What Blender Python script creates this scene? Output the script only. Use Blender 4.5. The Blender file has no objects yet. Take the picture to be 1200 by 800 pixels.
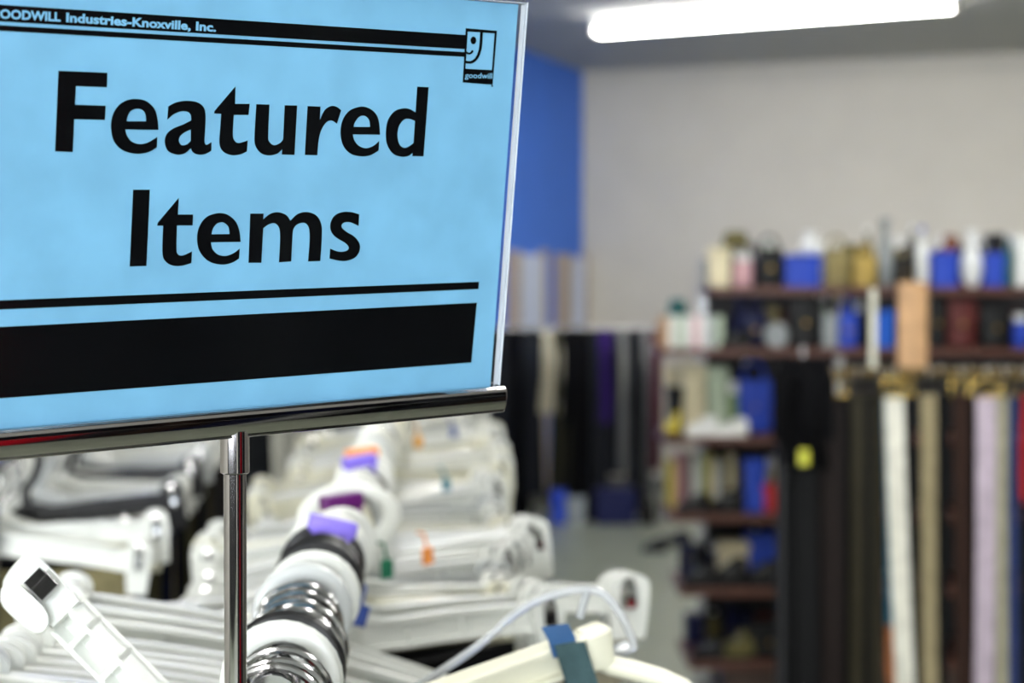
import bpy, bmesh, math, random
from mathutils import Vector, Matrix
R = random.Random(7)
PI = math.pi
SC = bpy.context.scene
COL = SC.collection

# ------------------------------------------------------------------ camera
F = 2150.0            # focal length in pixels of the 1200x800 frame
CAMZ = 1.5
PITCH = math.radians(1.33)
cam_d = bpy.data.cameras.new('camera'); cam = bpy.data.objects.new('camera', cam_d); COL.objects.link(cam)
cam.location = (0, 0, CAMZ); cam.rotation_euler = (PI/2 - PITCH, 0, 0)
cam_d.sensor_width = 36; cam_d.lens = F/1200*36
cam_d.clip_start = .02; cam_d.clip_end = 100
cam_d.dof.use_dof = True; cam_d.dof.focus_distance = .735; cam_d.dof.aperture_fstop = 9.0
SC.camera = cam
CM = Matrix.Rotation(PI/2 - PITCH, 3, 'X')

def ray(x, y):
    return CM @ Vector(((x-600)/F, (400-y)/F, -1))
def W(x, y, Y):                     # the point seen at pixel x,y at world depth Y
    d = ray(x, y)
    return Vector((0, 0, CAMZ)) + d*(Y/d.y)

# ------------------------------------------------------------------ materials
MATS = {}
def srgb(c):
    c = [v/255 for v in c]
    return tuple((v/12.92 if v <= .04045 else ((v+.055)/1.055)**2.4) for v in c)
def mat(name, col, rough=.5, metal=0., var=.12, scale=40., bump=0., coat=0., bscale=None, spec=.5, trans=0., sheen=0.):
    if name in MATS: return MATS[name]
    m = bpy.data.materials.new(name); m.use_nodes = True
    nt = m.node_tree; b = nt.nodes['Principled BSDF']
    c = srgb(col)
    tc = nt.nodes.new('ShaderNodeTexCoord')
    n = nt.nodes.new('ShaderNodeTexNoise'); n.inputs['Scale'].default_value = scale; n.inputs['Detail'].default_value = 4
    nt.links.new(tc.outputs['Object'], n.inputs['Vector'])
    r = nt.nodes.new('ShaderNodeValToRGB')
    r.color_ramp.elements[0].position = .3; r.color_ramp.elements[1].position = .7
    r.color_ramp.elements[0].color = tuple(max(0, v*(1-var)) for v in c)+(1,)
    r.color_ramp.elements[1].color = tuple(min(1, v*(1+var)) for v in c)+(1,)
    nt.links.new(n.outputs['Fac'], r.inputs['Fac']); nt.links.new(r.outputs['Color'], b.inputs['Base Color'])
    b.inputs['Roughness'].default_value = rough; b.inputs['Metallic'].default_value = metal
    b.inputs['Coat Weight'].default_value = coat; b.inputs['Specular IOR Level'].default_value = spec
    b.inputs['Transmission Weight'].default_value = trans
    b.inputs['Sheen Weight'].default_value = sheen
    if bump:
        n2 = nt.nodes.new('ShaderNodeTexNoise'); n2.inputs['Scale'].default_value = bscale or scale*3
        nt.links.new(tc.outputs['Object'], n2.inputs['Vector'])
        bp = nt.nodes.new('ShaderNodeBump'); bp.inputs['Strength'].default_value = bump; bp.inputs['Distance'].default_value = .01
        nt.links.new(n2.outputs['Fac'], bp.inputs['Height']); nt.links.new(bp.outputs['Normal'], b.inputs['Normal'])
    MATS[name] = m
    return m
def emit(name, col, strength):
    m = bpy.data.materials.new(name); m.use_nodes = True
    nt = m.node_tree; nt.nodes.remove(nt.nodes['Principled BSDF'])
    e = nt.nodes.new('ShaderNodeEmission'); e.inputs['Color'].default_value = tuple(col)+(1,); e.inputs['Strength'].default_value = strength
    nt.links.new(e.outputs[0], nt.nodes['Material Output'].inputs['Surface'])
    return m
def clear_sheet(name, tint=(1, 1, 1), gloss=.6, rough=.04):
    m = bpy.data.materials.new(name); m.use_nodes = True
    nt = m.node_tree; nt.nodes.remove(nt.nodes['Principled BSDF'])
    t = nt.nodes.new('ShaderNodeBsdfTransparent'); t.inputs[0].default_value = tuple(tint)+(1,)
    g = nt.nodes.new('ShaderNodeBsdfGlossy'); g.inputs['Roughness'].default_value = rough
    fr = nt.nodes.new('ShaderNodeFresnel'); fr.inputs['IOR'].default_value = 1.45
    mu = nt.nodes.new('ShaderNodeMath'); mu.operation = 'MULTIPLY'; mu.inputs[1].default_value = gloss
    mx = nt.nodes.new('ShaderNodeMixShader')
    nt.links.new(fr.outputs[0], mu.inputs[0]); nt.links.new(mu.outputs[0], mx.inputs[0])
    nt.links.new(t.outputs[0], mx.inputs[1]); nt.links.new(g.outputs[0], mx.inputs[2])
    nt.links.new(mx.outputs[0], nt.nodes['Material Output'].inputs['Surface'])
    return m

M_card = mat('blue_paper', (133, 198, 236), .55, var=.07, scale=45)
M_ink = mat('black_ink', (5, 6, 8), .6, var=.2, scale=60, spec=.08)
M_chrome = mat('chrome', (172, 170, 172), .06, 1., var=.03, scale=20)
M_chrome2 = mat('brushed_chrome', (182, 182, 184), .13, 1., var=.05, scale=30)
M_steel = mat('dull_steel', (150, 150, 150), .3, 1., var=.08)
M_white = mat('white_plastic', (226, 228, 223), .35, var=.03, scale=15, coat=.2)
M_cream = mat('cream_plastic', (226, 224, 204), .35, var=.03, scale=15, coat=.2)
M_greyp = mat('grey_plastic', (196, 200, 200), .3, var=.05, scale=15, coat=.2)
M_blackp = mat('black_plastic', (18, 18, 22), .3, var=.2)
M_clear = mat('clear_plastic', (236, 240, 244), .12, var=.02, trans=.55)
M_pane = clear_sheet('clear_acrylic', (.985, .99, 1.), .2, .1)
M_paneedge = mat('acrylic_edge', (225, 232, 240), .15, var=.05, trans=.3)

# ------------------------------------------------------------------ mesh builder
class MB:
    def __init__(s): s.v = []; s.f = []; s.sm = []
    def add(s, vs, fs, smooth=False):
        o = len(s.v); s.v += [tuple(p) for p in vs]
        for f in fs: s.f.append(tuple(i+o for i in f)); s.sm.append(smooth)
    def box(s, lo, hi, T=None):
        x0, y0, z0 = lo; x1, y1, z1 = hi
        vs = [Vector(p) for p in ((x0,y0,z0),(x1,y0,z0),(x1,y1,z0),(x0,y1,z0),(x0,y0,z1),(x1,y0,z1),(x1,y1,z1),(x0,y1,z1))]
        if T: vs = [T @ p for p in vs]
        s.add(vs, [(0,3,2,1),(4,5,6,7),(0,1,5,4),(1,2,6,5),(2,3,7,6),(3,0,4,7)])
    def rbox(s, lo, hi, r, n=3, taper=1., T=None):      # box with rounded vertical edges and a small top/bottom chamfer
        x0,y0,z0 = lo; x1,y1,z1 = hi; r = min(r, (x1-x0)*.49, (y1-y0)*.49)
        cx, cy = (x0+x1)/2, (y0+y1)/2
        def ring(z, inset, k):
            out = []
            rr = max(r-inset, .0004)
            for (sx, sy, a0) in ((1,1,0),(-1,1,90),(-1,-1,180),(1,-1,270)):
                for i in range(n+1):
                    a = math.radians(a0+90*i/n)
                    px = sx*((x1-x0)/2-r)+rr*math.cos(a); py = sy*((y1-y0)/2-r)+rr*math.sin(a)
                    out.append(Vector((cx+px*k, cy+py*k, z)))
            return out
        ch = min(r*.5, (z1-z0)*.2)
        rings = [ring(z0, ch, 1), ring(z0+ch, 0, 1), ring(z1-ch, 0, taper), ring(z1, ch, taper)]
        m = len(rings[0]); vs = [p for q in rings for p in q]
        if T: vs = [T @ p for p in vs]
        fs = [(k*m+i, k*m+(i+1) % m, (k+1)*m+(i+1) % m, (k+1)*m+i) for k in range(3) for i in range(m)]
        s.add(vs, fs, True)
        o = len(vs)
        s.add(vs[:m], [tuple(reversed(range(m)))]); s.add(vs[o-m:], [tuple(range(m))])
    def tube(s, pts, r, n=8, closed=False, flat=None):   # r: number or list; flat: (normal vector, thickness along it)
        pts = [Vector(p) for p in pts]; N = len(pts)
        rs = r if isinstance(r, (list, tuple)) else [r]*N
        rings = []; up = None
        for i, p in enumerate(pts):
            a = pts[(i-1) % N] if (closed or i > 0) else p
            b = pts[(i+1) % N] if (closed or i < N-1) else p
            t = (b-a).normalized()
            if flat: up = Vector(flat[0])
            elif up is None: up = Vector((0,0,1)) if abs(t.z) < .9 else Vector((1,0,0))
            x = (up - t*up.dot(t)).normalized(); y = t.cross(x); up = x
            rx = flat[1] if flat else rs[i]
            rings.append([p + x*(rx*math.cos(2*PI*k/n)) + y*(rs[i]*math.sin(2*PI*k/n)) for k in range(n)])
        vs = [q for g in rings for q in g]; fs = []
        for i in range(N if closed else N-1):
            j = (i+1) % N
            fs += [(i*n+k, i*n+(k+1) % n, j*n+(k+1) % n, j*n+k) for k in range(n)]
        s.add(vs, fs, True)
        if not closed:
            s.add(rings[0], [tuple(reversed(range(n)))]); s.add(rings[-1], [tuple(range(n))])
    def cyl(s, a, b, r, n=20, r2=None): s.tube([a, b], [r, r if r2 is None else r2], n)
    def lathe(s, prof, c=(0,0,0), n=20):                 # prof: (radius, z)
        vs = []; fs = []
        for (r, z) in prof:
            vs += [(c[0]+r*math.cos(2*PI*k/n), c[1]+r*math.sin(2*PI*k/n), c[2]+z) for k in range(n)]
        for i in range(len(prof)-1):
            fs += [(i*n+k, i*n+(k+1) % n, (i+1)*n+(k+1) % n, (i+1)*n+k) for k in range(n)]
        s.add(vs, fs, True)
        if prof[0][0] > 1e-4: s.add(vs[:n], [tuple(reversed(range(n)))])
        if prof[-1][0] > 1e-4: s.add(vs[-n:], [tuple(range(n))])
    def loft(s, rings, cap=True):
        m = len(rings[0]); vs = [p for q in rings for p in q]
        fs = [(k*m+i, k*m+(i+1) % m, (k+1)*m+(i+1) % m, (k+1)*m+i) for k in range(len(rings)-1) for i in range(m)]
        s.add(vs, fs, True)
        if cap: s.add(rings[0], [tuple(reversed(range(m)))]); s.add(rings[-1], [tuple(range(m))])
    def build(s, name, m, parent=None, recalc=True):
        me = bpy.data.meshes.new(name)
        off = Vector((0,0,0)); p = parent
        while p is not None: off += p.location; p = p.parent
        me.from_pydata([tuple(Vector(q)-off) for q in s.v], [], s.f)
        me.polygons.foreach_set('use_smooth', s.sm)
        if recalc:
            bm = bmesh.new(); bm.from_mesh(me); bmesh.ops.remove_doubles(bm, verts=bm.verts, dist=1e-6)
            bmesh.ops.recalc_face_normals(bm, faces=bm.faces); bm.to_mesh(me); bm.free()
        me.set_sharp_from_angle(angle=math.radians(38))
        me.materials.append(m)
        o = bpy.data.objects.new(name, me); COL.objects.link(o)
        if parent: o.parent = parent
        return o

def tag(o, label=None, cat=None, group=None, kind=None):
    if label: o['label'] = label
    if cat: o['category'] = cat
    if group: o['group'] = group
    if kind: o['kind'] = kind
    return o
def thing(name, label, cat, loc=(0,0,0), rot=(0,0,0), group=None):
    o = bpy.data.objects.new(name, None); o.empty_display_size = .05; COL.objects.link(o)
    o.location = loc; o.rotation_euler = rot
    return tag(o, label, cat, group)
def dup(root, loc, rot, label, group=None):
    r = root.copy(); COL.objects.link(r); r.location = loc; r.rotation_euler = rot
    tag(r, label, None, group)
    for ch in root.children:
        c = ch.copy(); COL.objects.link(c); c.parent = r
        for g in ch.children:
            d = g.copy(); COL.objects.link(d); d.parent = c
    return r
ONES = 'first second third fourth fifth sixth seventh eighth ninth tenth eleventh twelfth thirteenth fourteenth fifteenth sixteenth seventeenth eighteenth nineteenth'.split()
TENS = {20: 'twent', 30: 'thirt', 40: 'fort', 50: 'fift', 60: 'sixt', 70: 'sevent', 80: 'eight', 90: 'ninet'}
def nth(n):
    if n < 20: return ONES[n-1]
    t, u = n//10*10, n % 10
    return TENS[t]+('ieth' if u == 0 else 'y-'+ONES[u-1])

def spline(pts, seg=5, closed=True):
    """pts: (x, y) smooth or (x, y, 1) corner -> polygon; straight between two corners"""
    N = len(pts); out = []
    for i in range(N if closed else N-1):
        p1, p2 = pts[i], pts[(i+1) % N]
        c1, c2 = len(p1) > 2, len(p2) > 2
        out.append(Vector(p1[:2]))
        if c1 and c2: continue
        p0 = pts[i-1] if not c1 and (closed or i > 0) else p1
        p3 = pts[(i+2) % N] if not c2 and (closed or i < N-2) else p2
        P0, P1, P2, P3 = (Vector(p[:2]) for p in (p0, p1, p2, p3))
        for k in range(1, seg):
            t = k/seg
            out.append(.5*((2*P1)+(P2-P0)*t+(2*P0-5*P1+4*P2-P3)*t*t+(3*P1-P0-3*P2+P3)*t**3))
    if not closed: out.append(Vector(pts[-1][:2]))
    return out

# ------------------------------------------------------------------ THE SIGN
C0 = Vector((0, 0, CAMZ))
hc = Vector((2681, 182.4, -2150)).normalized()
_vx = .075
vc = Vector((_vx, 1, (_vx*2681+182.4)/2150)); vc = (vc - hc*vc.dot(hc)).normalized()
H = CM @ hc; V = CM @ vc; NN = H.cross(V)                    # NN faces the camera side
if NN.y > 0: NN = -NN
SP0 = W(275, 478, .74)
def sl(x, y):                                                # pixel -> sign-plane coordinates
    d = ray(x, y); t = (SP0-C0).dot(NN)/d.dot(NN)
    q = C0 + d*t - SP0
    return q.dot(H), q.dot(V)
def sw(u, w, d=0.): return SP0 + H*u + V*w + NN*d

POLE_X, POLE_Y = SP0.x, SP0.y
sign = thing('sign_stand', 'chrome counter sign stand holding a pale blue card lettered Featured Items', 'sign', (POLE_X, POLE_Y, 1.24))

def plane_prism(mb, polys, d0, d1):
    """polys: list of (outer, holes) in sign coordinates, filled and extruded from d0 to d1"""
    for outer, holes in polys:
        bm = bmesh.new()
        es = []
        for loop in [outer]+holes:
            vs = [bm.verts.new((p[0], p[1], 0)) for p in loop]
            es += [bm.edges.new((vs[i], vs[(i+1) % len(vs)])) for i in range(len(vs))]
        bmesh.ops.triangle_fill(bm, use_beauty=True, use_dissolve=False, edges=es)
        bm.verts.index_update()
        tris = [[v.index for v in f.verts] for f in bm.faces]
        vv = [v.co.copy() for v in bm.verts]; n = len(vv)
        vs = [sw(p.x, p.y, d1) for p in vv]+[sw(p.x, p.y, d0) for p in vv]
        fs = [tuple(t) for t in tris]+[tuple(i+n for i in reversed(t)) for t in tris]
        for e in bm.edges:
            if len(e.link_faces) == 1:
                a, b = e.verts[0].index, e.verts[1].index; fs.append((a, b, b+n, a+n))
        bm.free(); mb.add(vs, fs)
def px(poly, sx=1., ox=0., oy=0.): return [sl(ox+p[0]/sx, oy+p[1]/sx) for p in poly]

U1 = sl(578.5, 400)[0]                                       # right edge of the paper
UP = U1 + .0034                                              # right edge of the clear sleeve
WT = sl(604, 1.5)[1]                                         # top of sleeve
WB = sl(300, 474)[1]
UC = sl(582.5, 466)[0]
card_mb = MB()
nu = 24
def bow(u): return .0006*math.cos(u/U1*PI/2)
cv = []; 
for k in range(nu+1):
    u = -U1+2*U1*k/nu
    for (w, d) in ((WB-.006, 0), (WT-.0012, 0), (WT-.0012, -.0004), (WB-.006, -.0004)): cv.append(sw(u, w, d))
cf = [(4*k+j, 4*k+(j+1) % 4, 4*k+4+(j+1) % 4, 4*k+4+j) for k in range(nu) for j in range(4)]+[(0,1,2,3), (4*nu+3,4*nu+2,4*nu+1,4*nu)]
card_mb.add(cv, cf)
card = card_mb.build('sign_card', M_card, sign); tag(card, 'pale blue paper card')

A = (5, 40, 60); B = (1200/260, 270, 70); Cc = (3.75, 130, 200)
GL = [
 (A, [(142,114,1),(428,126,1),(425,211,1),(243,204,1),(238,313,1),(418,319,1),(413,402,1),(233,398,1),(225,590,1),(122,586,1)], []),
 (A, [(720,503,1),(718,562,1),(665,592),(590,600),(515,578),(466,525),(450,450),(458,380),(490,322),(540,288),(600,279),(660,294),(705,340),(722,400),(727,460,1),(533,458,1),(541,490),(566,525),(610,543),(662,536)],
     [[(541,410,1),(655,410,1),(652,372),(636,346),(600,337),(565,350),(547,380)]]),
 (A, [(785,323,1),(830,300),(890,290),(950,297),(990,325),(1003,375),(1000,470),(997,527),(1008,548),(1038,533,1),(1037,582,1),(1000,602),(960,605),(930,592),(917,568,1),(880,598),(835,605),(785,585),(765,535),(775,487),(810,455),(870,430),(920,405,1),(917,375),(900,356),(860,352),(815,370),(780,400,1)],
     [[(918,458,1),(880,475),(852,500),(848,530),(865,550),(895,545),(917,525,1)]]),
 ((1,0,0), [(275.6,101.4,1),(275.2,121.6,1),(292.3,121.6,1),(291,134.6,1),(273.7,134.6,1),(272.6,156.7),(274.3,164.3),(279.7,167.5),(290,164.6,1),(289,177.3,1),(281,180.8),(271,181.6),(261.5,177.5),(257,168),(258,150),(259,133.2,1),(251,133,1),(251,130.3,1)], []),
 (B, [(140,240,1),(210,242,1),(203,400),(207,440),(235,462),(268,450),(285,430,1),(293,246,1),(360,247,1),(345,514,1),(278,512,1),(280,482,1),(255,505),(210,517),(165,505),(135,465),(130,410)], []),
 (B, [(417,250,1),(486,253,1),(482,328,1),(510,272),(545,250),(575,255),(598,273,1),(575,345,1),(545,328),(515,340),(488,385),(475,440),(468,516,1),(402,514,1)], []),
 (B, [(803,440,1),(800,490,1),(755,516),(705,522),(650,508),(610,465),(595,400),(605,330),(640,278),(690,256),(730,255),(775,280),(800,325),(808,405,1),(660,403,1),(669,435),(695,466),(735,478),(775,464)],
     [[(664,363,1),(755,363,1),(751,330),(735,308),(712,302),(690,312),(672,338)]]),
 (B, [(1010,145,1),(1071,148,1),(1043,522,1),(983,521,1),(985,503,1),(960,520),(925,524),(880,508),(848,460),(840,400),(850,330),(885,280),(930,263),(965,265),(1001,284,1)],
     [[(998,331,1),(965,319),(935,325),(910,360),(902,410),(912,455),(935,475),(960,471),(990,450,1)]]),
 (Cc, [(97,83,1),(170,83,1),(155,418,1),(82,420,1)], []),
 (Cc, [(297,120,1),(293,192,1),(360,192,1),(358,240,1),(289,240,1),(287,340),(293,366),(315,372),(355,355,1),(352,405,1),(310,417),(270,416),(240,398),(226,360),(229,241,1),(203,241,1),(205,228,1)], []),
 (Cc, [(565,342,1),(562,385,1),(530,404),(485,412),(430,398),(390,355),(378,300),(388,245),(420,203),(470,186),(510,192),(545,220),(563,262),(569,312,1),(438,314,1),(446,345),(470,368),(505,374),(540,361)],
     [[(441,279,1),(521,278,1),(516,247),(500,230),(483,226),(462,234),(447,255)]]),
 (Cc, [(612,188,1),(670,188,1),(668,214,1),(700,189),(735,182),(770,195),(788,220,1),(820,190),(860,181),(900,195),(922,230),(926,280),(919,396,1),(866,398,1),(873,300),(869,250),(850,229),(820,234),(801,256),(796,300),(791,398,1),(738,402,1),(743,300),(739,252),(720,231),(695,234),(668,252,1),(660,404,1),(604,404,1)], []),
 (Cc, [(1090,192,1),(1087,242,1),(1050,226),(1022,228),(1012,245),(1030,265),(1070,290),(1092,322),(1090,355),(1070,382),(1030,396),(990,393),(960,385,1),(963,342,1),(1000,355),(1033,352),(1045,338),(1030,318),(985,290),(965,260),(966,225),(985,195),(1020,181),(1060,182)], []),
]
let = MB()
for (sx, ox, oy), outer, holes in GL:
    plane_prism(let, [(px(spline(outer), sx, ox, oy), [px(spline(h), sx, ox, oy) for h in holes])], .00005, .0002)
let.build('headline_lettering', M_ink, card)

LE = -U1+.004                                                # where the rules start, near the card's left edge
def barquad(mb, p_tr, p_br, sl_u0=None, w0=None, w1=None):
    (u1, wt), (u2, wb) = sl(*p_tr), sl(*p_br)
    wt0 = wt if w0 is None else w0; wb0 = wb if w1 is None else w1
    plane_prism(mb, [([(LE, wb0), (u2, wb), (u1, wt), (LE, wt0)], [])], .00005, .0002)
def line_w(p): return sl(*p)[1]
def rule(mb, r_t, r_b, l_t, l_b):
    (u1, a1), (u2, b1) = sl(*r_t), sl(*r_b); (u3, a0), (u4, b0) = sl(*l_t), sl(*l_b)
    ka = (a1-a0)/(u1-u3); kb = (b1-b0)/(u2-u4)
    plane_prism(mb, [([(LE, b0+(LE-u4)*kb), (u2, b1), (u1, a1), (LE, a0+(LE-u3)*ka)], [])], .00005, .0002)
m = MB(); rule(m, (546,41), (545,57.5), (0,5.5), (0,25)); m.build('header_bar', M_ink, card)
m = MB(); rule(m, (544.5,61), (544,66.5), (0,29.5), (0,36)); m.build('header_rule', M_ink, card)
m = MB(); rule(m, (561,330), (560.5,338.5), (0,351.8), (0,362.5)); m.build('lower_rule', M_ink, card)
m = MB(); rule(m, (558.5,354.5), (552,424.5), (0,383), (0,466.5)); m.build('footer_bar', M_ink, card)

def text_mesh(body, bold=0.):
    cu = bpy.data.curves.new('lettering', 'FONT'); cu.body = body; cu.size = 1; cu.offset = bold; cu.resolution_u = 3
    o = bpy.data.objects.new('lettering', cu); COL.objects.link(o)
    bpy.context.view_layer.update()
    me = bpy.data.meshes.new_from_object(o.evaluated_get(bpy.context.evaluated_depsgraph_get()))
    vs = [v.co.copy() for v in me.vertices]; fs = [tuple(p.vertices) for p in me.polygons]
    bpy.data.objects.remove(o); bpy.data.curves.remove(cu); bpy.data.meshes.remove(me)
    return vs, fs
def put_text(mb, body, pl, pr, capx, bold, d, cap=.73):
    """from baseline pixel pl to pr; capx: capital height in pixels near the middle"""
    vs, fs = text_mesh(body, bold)
    x0 = min(v.x for v in vs); x1 = max(v.x for v in vs)
    a = Vector(sl(*pl)); b = Vector(sl(*pr)); e = (b-a)/(x1-x0)
    mid = ((pl[0]+pr[0])/2, (pl[1]+pr[1])/2)
    up = (Vector(sl(mid[0], mid[1]-capx))-Vector(sl(*mid))).length/cap
    mb.add([sw(a.x+e.x*(v.x-x0), a.y+e.y*(v.x-x0)+up*v.y, d) for v in vs], fs)
m = MB()
put_text(m, 'GOODWILL', (-12, 20.5), (70.5, 24.8), 10.6, .038, .0003)
put_text(m, 'Industries-Knoxville,', (77, 25.3), (223, 35), 10.4, .038, .0003)
put_text(m, 'Inc.', (229, 35.2), (252.7, 36.8), 10.2, .038, .0003)
m.build('header_lettering', M_card, card, recalc=False)

# emblem: framed half face over a small black name band
Z5 = (8.889, 530, 20)
def stroke(pts, wd, closed=False):
    pts = [Vector(p[:2]) for p in pts]; L = []; Rr = []
    for i, p in enumerate(pts):
        a = pts[max(i-1, 0)]; b = pts[min(i+1, len(pts)-1)]; t = (b-a).normalized(); n = Vector((-t.y, t.x))*wd/2
        L.append(p+n); Rr.append(p-n)
    return L+Rr[::-1]
em = MB()
plane_prism(em, [(px([(140,115),(463,143),(418,704),(108,680)], *Z5), [px([(158,150),(440,170),(412,552),(134,538)], *Z5)])], .00005, .0002)
plane_prism(em, [(px(stroke(spline([(303,150),(298,260),(285,350),(250,430),(195,470),(132,466)], 6, False), 27), *Z5), [])], .00006, .00021)
plane_prism(em, [(px(stroke(spline([(142,368),(172,380),(197,370),(212,348)], 5, False), 20), *Z5), [])], .00005, .0002)
plane_prism(em, [(px([(218+29*math.cos(2*PI*k/20), 243+40*math.sin(2*PI*k/20)) for k in range(20)], *Z5), [])], .00005, .0002)
plane_prism(em, [(px([(414+8*math.cos(2*PI*k/10), 716+10*math.sin(2*PI*k/10)) for k in range(10)], *Z5), [])], .00005, .0002)
eo = em.build('emblem', M_ink, card)
m = MB(); put_text(m, 'goodwill', (530+127/8.889, 20+632/8.889), (530+411/8.889, 20+640/8.889), 6.6, .012, .0003)
m.build('emblem_lettering', M_card, card, recalc=False)

# clear sleeve: front and back sheets with bright cut edges
for nm, d0, d1 in (('front_sheet', .0016, .0026), ('back_sheet', -.0022, -.0012)):
    m = MB(); plane_prism(m, [([(-UP, WB-.006), (UP, WB-.006), (UP, WT), (-UP, WT)], [])], d0, d1)
    o = m.build(nm, M_pane, sign); o.data.materials.append(M_paneedge)
    for p in o.data.polygons:
        if abs(p.normal.dot(NN)) < .5: p.material_index = 1
m = MB()                                                     # sealed edge of the sleeve
plane_prism(m, [([(UP-.0008, WB), (UP, WB), (UP, WT), (UP-.0008, WT)], [])], -.0012, .0016)
plane_prism(m, [([(-UP, WT-.0008), (UP, WT-.0008), (UP, WT), (-UP, WT)], [])], -.0012, .0016)
m.build('sleeve_edge', M_paneedge, sign)
# chrome channel
ct, cb = 0.0005, sl(275, 509)[1]
ch_h = ct-cb
prof = [(0, .0040), (0, .0052), (-.0005, .0059)]
for k in range(11):
    q = -1+2*k/10; prof.append((-.0009-(ch_h*.86-.0009)*(k/10), .0066+.0009*(1-q*q)))
prof += [(-ch_h*.90, .0060), (-ch_h*.92, .0064), (-ch_h*.97, .0064), (-ch_h, .0056), (-ch_h, -.0056), (-ch_h*.9, -.0066), (-ch_h*.5, -.0073), (-.0009, -.0066), (0, -.0052), (0, -.0026), (-ch_h*.45, -.0026), (-ch_h*.45, .0030), (0, .0030)]
m = MB(); rings = []
for u in (-UC, -UC+.0006, UC-.0006, UC):
    rings.append([sw(u, ct+w, d*(1 if abs(u) < UC else .93)) for (w, d) in prof])
m.loft(rings); ch = m.build('channel', M_chrome, sign)
ch.data.set_sharp_from_angle(angle=math.radians(25))
zc = W(275, 504, .74).z; zb = W(275, 555, .74).z
m = MB(); m.lathe([(.0050, zb), (.0059, zb+.0006), (.0059, zc-.0004), (.0055, zc)], (POLE_X, POLE_Y, 0), 32)
m.build('collar', M_chrome, sign)
m = MB(); m.cyl((POLE_X, POLE_Y, 1.24), (POLE_X, POLE_Y, zb+.002), .0046, 32)
m.build('pole', M_chrome, sign)

# ------------------------------------------------------------------ room (turned 20 degrees to the lens)
YAW = math.radians(20.1)
E1 = Vector((math.cos(YAW), -math.sin(YAW), 0)); E2 = Vector((-math.sin(YAW), -math.cos(YAW), 0))
CO = W(683, 84, 14.5); CEIL = CO.z; CO = Vector((CO.x, CO.y, 0))
LX, LY = 11.0, 20.5
def rm(a, b, z): return CO + E1*a + E2*b + Vector((0, 0, z))
def rbx(mb, a0, a1, b0, b1, z0, z1):
    vs = [rm(a, b, z) for z in (z0, z1) for (a, b) in ((a0,b0),(a1,b0),(a1,b1),(a0,b1))]
    mb.add(vs, [(0,1,2,3),(7,6,5,4),(0,4,5,1),(1,5,6,2),(2,6,7,3),(3,7,4,0)])
def struct(name, mb, m, parent=None):
    o = mb.build(name, m, parent)
    if parent is None: o['kind'] = 'structure'
    return o
M_beige = mat('beige_paint', (202, 197, 186), .8, var=.03, scale=3, bump=.05, bscale=60)
M_blue = mat('blue_paint', (66, 121, 228), .7, var=.04, scale=3)
M_ceil = mat('ceiling_paint', (178, 178, 174), .9, var=.03, scale=2)
M_floor = mat('vinyl_floor', (137, 142, 124), .3, var=.08, scale=2.5, bump=.02)
M_red = mat('red_paint', (170, 25, 35), .6)
M_base = mat('grey_baseboard', (90, 90, 92), .5)
M_dwhite = mat('door_white', (206, 216, 240), .45, var=.03)
M_tan = mat('tan_wood', (186, 146, 104), .55, var=.15, scale=25)
T = .15
m = MB(); rbx(m, -T, LX+T, -T, LY+T, -.12, 0); struct('floor', m, M_floor)
m = MB(); rbx(m, -T, LX+T, -T, LY+T, CEIL, CEIL+.12); struct('ceiling', m, M_ceil)
m = MB(); rbx(m, 0, LX, -T, 0, 0, CEIL); struct('wall_back', m, M_beige)
m = MB(); rbx(m, -T, 0, -T, 7.5, 0, CEIL); struct('wall_left', m, M_blue)
m = MB(); rbx(m, -T, 0, 7.5, LY+T, 0, CEIL); struct('wall_left_near', m, M_beige)
m = MB(); rbx(m, LX, LX+T, -T, LY+T, 0, CEIL); struct('wall_right', m, M_beige)
m = MB(); rbx(m, 0, LX, LY, LY+T, 0, CEIL); struct('wall_front', m, M_beige)
m = MB(); rbx(m, .0, LX, .0, .015, 0, .1); struct('baseboard_back', m, M_base)
m = MB(); rbx(m, .0, .015, .015, LY, 0, .1); struct('baseboard_left', m, M_base)
# two white doors in the blue wall near the corner
def wall_b(x):
    d = ray(x, 350); t = (CO-C0).dot(E1)/d.dot(E1)
    return (C0+d*t-CO).dot(E2)
for i, (b0, b1) in enumerate(((.06, wall_b(662)), (wall_b(631), wall_b(602)))):
    zt = 1.82
    m = MB(); rbx(m, .002, .04, b0, b1, 0.1, zt); d = struct('door_%d' % (i+1), m, M_dwhite)
    d['label'] = ('white door in the blue wall nearest the corner', 'white door in the blue wall, beside the sign edge')[i]
    fr = MB(); rbx(fr, .0, .06, b0-.045, b0, .1, zt+.04); rbx(fr, .0, .06, b1, b1+(wall_b(650)-wall_b(662) if i == 0 else wall_b(593)-wall_b(602)), .1, zt+.02)
    fr.build('door_frame', mat('door_frame_tan', (176, 160, 146), .5), d)
    pm = MB(); 
    for (z0, z1) in ((.3, .95), (1.1, 1.72)): rbx(pm, .04, .048, b0+.12, b1-.12, z0, z1)
    pm.build('door_panel', M_dwhite, d)
    k = MB(); k.lathe([(.0, 0), (.02, .0), (.028, .02), (.02, .045), (0, .05)], (0,0,0), 12)
    kk = MB(); kk.add([rm(.05+v[2], b1-.08+v[0], 1.0+v[1]) for v in k.v], k.f, True); kk.build('door_handle', M_steel, d)
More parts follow.
